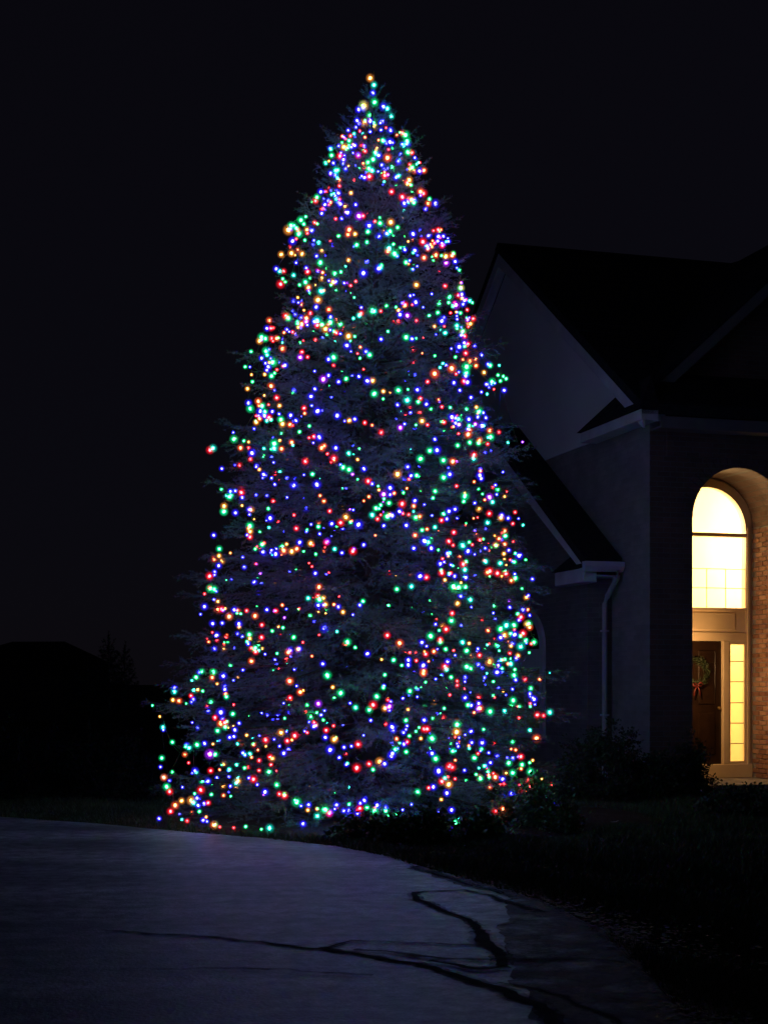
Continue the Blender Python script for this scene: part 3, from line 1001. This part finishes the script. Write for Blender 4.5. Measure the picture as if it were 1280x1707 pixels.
# socket: small cone above the bulb
sk = 6
sv = np.array([(.009 * math.cos(2 * math.pi * k / sk), .009 * math.sin(2 * math.pi * k / sk), .018) for k in range(sk)] +
              [(.006 * math.cos(2 * math.pi * k / sk), .006 * math.sin(2 * math.pi * k / sk), .05) for k in range(sk)])
sf = np.array([(k, (k + 1) % sk, sk + (k + 1) % sk) for k in range(sk)] + [(k, sk + (k + 1) % sk, sk + k) for k in range(sk)])
BV = np.concatenate([core_v, halo_v, sv])
BF = np.concatenate([cf, gf + len(core_v), sf + len(core_v) + len(halo_v)])
BI = np.concatenate([np.zeros(len(cf)), np.ones(len(gf)), np.full(len(sf), 2)]).astype(int)
bulb_mesh = [np_mesh('bulb', BV, BF, [core_m[i], halo_m[i], sock_m], BI, True) for i in range(len(COLS))]

# anchors along a spiral, the string sags between them
anch = [np.array([0.0, -.03, TREE_H - .02]), np.array([.05, -.07, TREE_H - .16]), np.array([-.07, -.08, TREE_H - .30])]
z, a = TREE_H - .3, 0.0
while z > .10:
    Rz = tree_R(z)
    step = rng.uniform(.22, .75)
    da = min(1.5, step / max(Rz, .1))
    dzs = .285 * da / (2 * math.pi) * (.55 if z > 7.2 else .72 if z > 6.2 else 1.0)
    a += da
    z -= dzs
    jz = rng.normal(0, .34) if z < 7.6 else rng.normal(0, .08)
    zz = float(np.clip(z + jz, .12, TREE_H))
    rr_ = tree_R(zz) * lopsided(zz, a) * float(np.clip(rng.normal(.92, .11), .58, 1.0)) + .02
    anch.append(np.array([rr_ * math.cos(a), rr_ * math.sin(a), zz]))
path = []
for p0, p1 in zip(anch, anch[1:]):
    dl = np.linalg.norm(p1 - p0)
    k = max(2, int(dl / .045))
    sag = dl * rng.uniform(.05, .24)
    rm0, rm1 = np.hypot(*p0[:2]), np.hypot(*p1[:2])
    for i in range(k):
        t = i / k
        q = p0 * (1 - t) + p1 * t
        rad = rm0 * (1 - t) + rm1 * t
        q[:2] *= rad / max(np.hypot(*q[:2]), 1e-3)
        q[2] -= sag * 4 * t * (1 - t)
        q[2] = max(q[2], .07)
        path.append(q)
path = np.array(path)
seg = np.linalg.norm(np.diff(path, axis=0), axis=1)
S = np.concatenate([[0], np.cumsum(seg)])
pos = []
s = 0
while s < S[-1]:
    pos.append([np.interp(s, S, path[:, k]) for k in range(3)])
    s += rng.uniform(.105, .165)
pos = np.array(pos)
rad = np.hypot(pos[:, 0], pos[:, 1])[:, None]
outw = np.concatenate([pos[:, :2] / np.maximum(rad, 1e-3), np.zeros((len(pos), 1))], 1)
pos = pos + outw * rng.uniform(-.02, .07, (len(pos), 1)) + rng.normal(0, .02, pos.shape)
pos[:, 2] = np.maximum(pos[:, 2], .07)
# stretches where the string runs deeper in or hangs bare
az = np.arctan2(pos[:, 1], pos[:, 0])
nzv = np.sin(2.3 * az + 1.9 * pos[:, 2]) + np.sin(3.7 * az - 2.6 * pos[:, 2] + 1.3) + .8 * np.sin(6.1 * az + 4.3 * pos[:, 2])
pos = pos[(nzv < 1.45) | (rng.random(len(pos)) < .5)]
# fewer bulbs on the flanks than on the face turned to the drive
fl_ = -(pos[:, 1] / np.maximum(np.hypot(pos[:, 0], pos[:, 1]), 1e-3))
pos = pos[(rng.random(len(pos)) < np.interp(fl_, [-.6, -.1, .40, .75], [.6, .30, .42, 1.0])) | (pos[:, 2] > 7.3)]
# here and there the string is doubled back, so bulbs sit in clumps
dup_ = rng.random(len(pos)) < np.where(pos[:, 2] > 6.2, .22, .08)
pos = np.concatenate([pos, pos[dup_] + rng.normal(0, .035, (dup_.sum(), 3))])
NBULB = len(pos)
rad = np.hypot(pos[:, 0], pos[:, 1])[:, None]
outw = np.concatenate([pos[:, :2] / np.maximum(rad, 1e-3), np.zeros((len(pos), 1))], 1)
seq = [0, 1, 2, 3, 2, 1, 4, 2, 0, 1, 2, 5]
cidx = np.array([seq[i % 12] if rng.random() < .4 else rng.choice(7, p=[.18, .21, .35, .09, .08, .06, .03]) for i in range(NBULB)])
scl = np.where(rng.random(NBULB) < .36, rng.uniform(.40, .60, NBULB), np.clip(rng.normal(.84, .15, NBULB), .55, 1.35))
print('bulbs', NBULB, 'string m', S[-1])

topm = pos[:, 2] > TREE_H - .5
cidx[topm] = rng.choice([2, 5, 1, 2, 3], topm.sum())
cidx[:6] = [3, 5, 2, 1, 2, 0]
scl[topm] = rng.uniform(.85, 1.2, topm.sum())
strg = empty('light_string', (TX, TY, 0))
strg.rotation_euler = (0, LEAN, 0)
tag(strg, 'long string of multicoloured glowing bulbs spiralling round the spruce', 'string lights')
wm = MB()
wm.tube([tuple(q) for q in path[::2]], .0035, 3)
wm.build('wire', M['wire'], strg)
tocam = np.array([-TX, -TY, 0]); tocam = tocam / np.linalg.norm(tocam)
front = (outw @ tocam)
over = np.hypot(pos[:, 0], pos[:, 1]) / np.array([max(tree_R(z), .05) for z in pos[:, 2]])
score = np.where(front > .15, scl + over * 1.2, -5 + front)
order = np.argsort(-score)
chosen = set(order[:300].tolist())
restV, restF, restI = [], [], []
off = 0
for i in range(NBULB):
    tilt = (rng.normal(0, .5), rng.normal(0, .5), rng.uniform(0, 6.28))
    if i in chosen:
        o = link('bulb', bulb_mesh[cidx[i]], strg, tuple(pos[i]), tilt)
        o.scale = (scl[i],) * 3
    else:
        Rm = np.array(Matrix.Rotation(tilt[0], 3, 'X') @ Matrix.Rotation(tilt[1], 3, 'Y'))
        restV.append((BV * scl[i]) @ Rm.T + pos[i])
        restF.append(BF + off)
        restI.append(np.where(BI == 2, 14, BI * 7 + cidx[i]))
        off += len(BV)
ro_ = link('bulb_mass', np_mesh('bulb_mass', np.concatenate(restV), np.concatenate(restF), core_m + halo_m + [sock_m], np.concatenate(restI), True), strg)
tag(ro_, kind='stuff')

# ------------------------------------------------------------------ shrubs and bed plants
def shrub(name, label, loc, rx, ry, h, nleaf, mat, seed, leaf=.05, cat='shrub', group=None):
    rng = np.random.default_rng(seed)
    root = empty(name, loc)
    tag(root, label, cat, group)
    st = MB()
    for k in range(9):
        a = rng.uniform(0, 6.28)
        q = rng.uniform(.4, .9)
        st.tube([(0.03 * math.cos(a), .03 * math.sin(a), -.03), (rx * q * .5 * math.cos(a), ry * q * .5 * math.sin(a), h * .45), (rx * q * math.cos(a), ry * q * math.sin(a), h * rng.uniform(.6, .9))], [.016, .011, .004], 5)
    st.build('stems', M['bark'], root)
    # leaves in many small clumps through the outer volume
    nc = max(30, nleaf // 28)
    a = rng.uniform(0, 2 * np.pi, nc); w = np.arccos(rng.uniform(-.15, 1, nc)); rr = rng.uniform(.45, 1.03, nc) ** .6
    lump = 1 + .13 * np.sin(3 * a + seed) + .1 * np.sin(5 * w + a * 2)
    C = np.stack([rx * lump * rr * np.sin(w) * np.cos(a), ry * lump * rr * np.sin(w) * np.sin(a), h * (.12 + .88 * rr * lump * np.maximum(np.cos(w), -.1))], 1)
    I = rng.integers(0, nc, nleaf)
    c = C[I] + rng.normal(0, .055, (nleaf, 3)) * np.array([1, 1, .8])
    c[:, 2] = np.maximum(c[:, 2], .02)
    d = rng.normal(0, 1, (nleaf, 3)) + np.array([0, 0, .5]); d /= np.linalg.norm(d, axis=1)[:, None]
    wv = np.cross(d, rng.normal(0, 1, (nleaf, 3))); wv /= np.linalg.norm(wv, axis=1)[:, None]
    ln = leaf * rng.uniform(.6, 1.3, (nleaf, 1))
    V = np.stack([c, c + d * ln * .5 + wv * ln * .28, c + d * ln, c + d * ln * .5 - wv * ln * .28], 1).reshape(-1, 3)
    V[:, 2] = np.maximum(V[:, 2], .01)
    link('foliage', np_mesh('foliage', V, np.arange(nleaf * 4).reshape(-1, 4), mat), root)
    return root

def at(px, depth):
    return ((px - 640) * depth / FPX, depth, 0)
shrub('rounded_shrub', 'broad dark rounded shrub below the downspout of the house', at(1003, 20.2), .72, .6, .95, 9000, M['shrub'], 1)
shrub('rounded_shrub', 'low dark shrub in front of the house corner', at(1098, 20.3), .42, .4, .62, 5000, M['shrub'], 2)
shrub('rounded_shrub', 'small upright dark shrub hiding the left of the front door step', at(1152, 20.6), .26, .26, .78, 4000, M['shrub'], 3)
shrub('rounded_shrub', 'low spreading shrub on the lawn below the front step', at(1245, 17.6), .55, .45, .34, 5000, M['shrub'], 4)
shrub('rounded_shrub', 'leafy shrub at the right foot of the lit spruce', at(890, 16.1), .48, .42, .55, 6000, M['perennial'], 5)
shrub('bed_plant', 'leafy green plant at the front foot of the lit spruce', at(640, 14.9), .5, .22, .24, 4000, M['perennial'], 6, .06, 'plant')
shrub('bed_plant', 'small green plant right of the leafy one below the spruce', at(712, 14.8), .22, .2, .28, 2200, M['perennial'], 7, .07, 'plant')
shrub('bed_plant', 'small bright green plant beside the flat edging stone', at(800, 15.0), .2, .18, .24, 1800, M['perennial'], 8, .07, 'plant')
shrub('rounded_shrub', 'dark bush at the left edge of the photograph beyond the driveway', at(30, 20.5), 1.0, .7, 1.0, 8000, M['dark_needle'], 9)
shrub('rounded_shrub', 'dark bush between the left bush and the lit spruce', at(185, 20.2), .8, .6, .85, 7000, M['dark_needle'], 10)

# flat edging stones by the bed
def flat_stone(label, loc, sx, sy, h, seed):
    rr = random.Random(seed)
    pts = []
    n_ = 11
    for k in range(n_):
        a = 2 * math.pi * k / n_
        q = rr.uniform(.82, 1.05)
        pts.append((sx * q * math.cos(a), sy * q * math.sin(a)))
    mb = MB()
    vs = [(x, y, -.03) for x, y in pts] + [(x * 1.02, y * 1.02, h * .7) for x, y in pts] + [(x * .9, y * .9, h + rr.uniform(-.01, .01)) for x, y in pts]
    fs = [tuple(range(2 * n_, 3 * n_))]
    for q in range(2):
        fs += [(q * n_ + k, q * n_ + (k + 1) % n_, (q + 1) * n_ + (k + 1) % n_, (q + 1) * n_ + k) for k in range(n_)]
    mb.poly(vs, fs)
    o = mb.build('flat_stone', M['stone'], None, loc=loc)
    tag(o, label, 'stone')
x, y = G(752, 1391)
flat_stone('long flat grey stone lying at the front edge of the spruce bed', (x, y, 0), .40, .22, .07, 1)
x, y = G(992, 1378)
flat_stone('flat grey stone on the lawn below the rounded shrub', (x, y, 0), .28, .2, .07, 2)

# ------------------------------------------------------------------ far left: small conifers and the neighbour's house
for i, (px, dep, hh, rr_, lab) in enumerate((
        (181, 27.0, 2.45, .62, 'slender dark conifer with the tallest pointed tip left of the spruce'),
        (207, 28.0, 2.30, .55, 'dark conifer just right of the tallest pointed one'),
        (146, 26.5, 1.95, .70, 'broad low dark conifer left of the two pointed ones'))):
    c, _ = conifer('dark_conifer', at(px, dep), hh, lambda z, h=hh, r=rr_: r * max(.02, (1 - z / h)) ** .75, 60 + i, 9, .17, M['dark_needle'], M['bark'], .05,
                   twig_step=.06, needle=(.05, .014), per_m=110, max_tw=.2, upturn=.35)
    tag(c, lab, 'tree', 'dark conifers beyond the driveway')
nb = empty('neighbouring_house', ((20 - 640) * 62 / FPX, 62, 0), R(-8))
tag(nb, 'low dark neighbouring house far behind on the left', 'house')
MB().box(-3.2, 2.2, 0, 6, -.1, 2.35).build('wall', M['far_wall'], nb)
MB().poly([(-3.6, -.4, 2.351), (2.6, -.4, 2.351), (2.6, 6.4, 2.351), (-3.6, 6.4, 2.351), (-1.2, 3, 3.45), (1.2, 3, 3.45)],
          [(0, 1, 5, 4), (1, 2, 5), (2, 3, 4, 5), (3, 0, 4), (3, 2, 1, 0)]).build('roof', M['shingle'], nb)
gd = MB().box(-.6, 1.8, -.03, -.001, 0, 2.1).build('garage_door', M['far_wall'], nb)
for k in range(4):
    MB().box(-.56, 1.76, -.05, -.031, .04 + .52 * k, .5 + .52 * k).build('door_panel', M['far_wall'], gd)
wn_ = MB().box(-2.4, -1.4, -.04, -.001, .9, 1.9).build('window', M['trim'], nb)
MB().box(-2.32, -1.48, -.05, -.041, .98, 1.82).build('pane', M['dark_pane'], wn_)

# ------------------------------------------------------------------ grass and fallen leaves
def right_of_drive(x, y):
    """distance beyond the driveway's far edge, positive on the lawn"""
    best = 1e9
    for (x0, y0), (x1, y1) in zip(edge, edge[1:]):
        dx, dy = x1 - x0, y1 - y0
        L2 = dx * dx + dy * dy
        t = np.clip(((x - x0) * dx + (y - y0) * dy) / L2, 0, 1)
        d = np.hypot(x - x0 - t * dx, y - y0 - t * dy)
        sgn = np.sign((x - x0) * (-dy) + (y - y0) * dx)
        if np.isscalar(best): best, bs = d, sgn
        else:
            m_ = d < best
            best, bs = np.where(m_, d, best), np.where(m_, sgn, bs)
    return best * bs

rng = np.random.default_rng(9)
N0 = 420000
depth = 5.8 * (21.0 / 5.8) ** rng.uniform(0, 1, N0) 
px = rng.uniform(-60, 1400, N0)
x = (px - 640) * depth / FPX
sd_ = right_of_drive(x, depth)
keep = (sd_ > -.03) & (np.hypot(x - TX - .4, depth - TY) > 2.55)
hx = (x - HX) * math.cos(TH) + (depth - HY) * math.sin(TH)
hy = -(x - HX) * math.sin(TH) + (depth - HY) * math.cos(TH)
keep &= ~((hx > -.8) & (hy > -.5))
x, depth = x[keep], depth[keep]
n = len(x)
hgt = rng.uniform(.03, .085, n) * (1 + .5 * np.sin(x * 3 + depth * 2))
hgt = np.clip(hgt, .02, .12)
lean = rng.normal(0, .5, (n, 2))
wa = rng.uniform(0, np.pi, n)
ww = .0045 * (depth / 7) ** .6
p0 = np.stack([x - np.cos(wa) * ww, depth - np.sin(wa) * ww, np.zeros(n)], 1)
p1 = np.stack([x + np.cos(wa) * ww, depth + np.sin(wa) * ww, np.zeros(n)], 1)
p2 = np.stack([x + lean[:, 0] * hgt, depth + lean[:, 1] * hgt, hgt], 1)
V = np.stack([p0, p1, p2], 1).reshape(-1, 3)
gr = link('grass', np_mesh('grass', V, np.arange(n * 3).reshape(-1, 3), M['grass']))
tag(gr, 'short grass of the lawn right of the driveway', 'grass', kind='stuff')
print('grass', n)

# leaves blown against the driveway's edge
N0 = 5200
k = rng.integers(0, len(edge) - 1, N0)
E = np.array(edge)
wts = np.array([0, 0, 0, .2, .4, .5, .6, .8, 1, 1.4, 2, 3, 4, 4, 4, 2])
k = rng.choice(len(edge) - 1, N0, p=wts / wts.sum())
t = rng.uniform(0, 1, (N0, 1))
c = E[k] * (1 - t) + E[k + 1] * t
dv = E[k + 1] - E[k]
nv_ = np.stack([dv[:, 1], -dv[:, 0]], 1) / np.linalg.norm(dv, axis=1)[:, None]
c = c - nv_ * (rng.exponential(.16, (N0, 1)) * np.where(rng.random((N0, 1)) < .86, -1, .35)) * -1
c3 = np.concatenate([c, rng.uniform(.037, .05, (N0, 1))], 1)
d = rng.normal(0, 1, (N0, 3)) * np.array([1, 1, .10]); d /= np.linalg.norm(d, axis=1)[:, None]
wv = np.cross(d, np.array([0, 0, 1.0]) + rng.normal(0, .12, (N0, 3))); wv /= np.linalg.norm(wv, axis=1)[:, None]
ln = rng.uniform(.02, .055, (N0, 1))
V = np.stack([c3 - d * ln * .5, c3 + wv * ln * .33, c3 + d * ln * .5, c3 - wv * ln * .33], 1).reshape(-1, 3)
V[:, 2] = np.maximum(V[:, 2], .036)
lv = link('fallen_leaves', np_mesh('fallen_leaves', V, np.arange(N0 * 4).reshape(-1, 4), M['leaf_litter']))
tag(lv, 'dry leaves scattered along the edge of the driveway', 'leaves', kind='stuff')
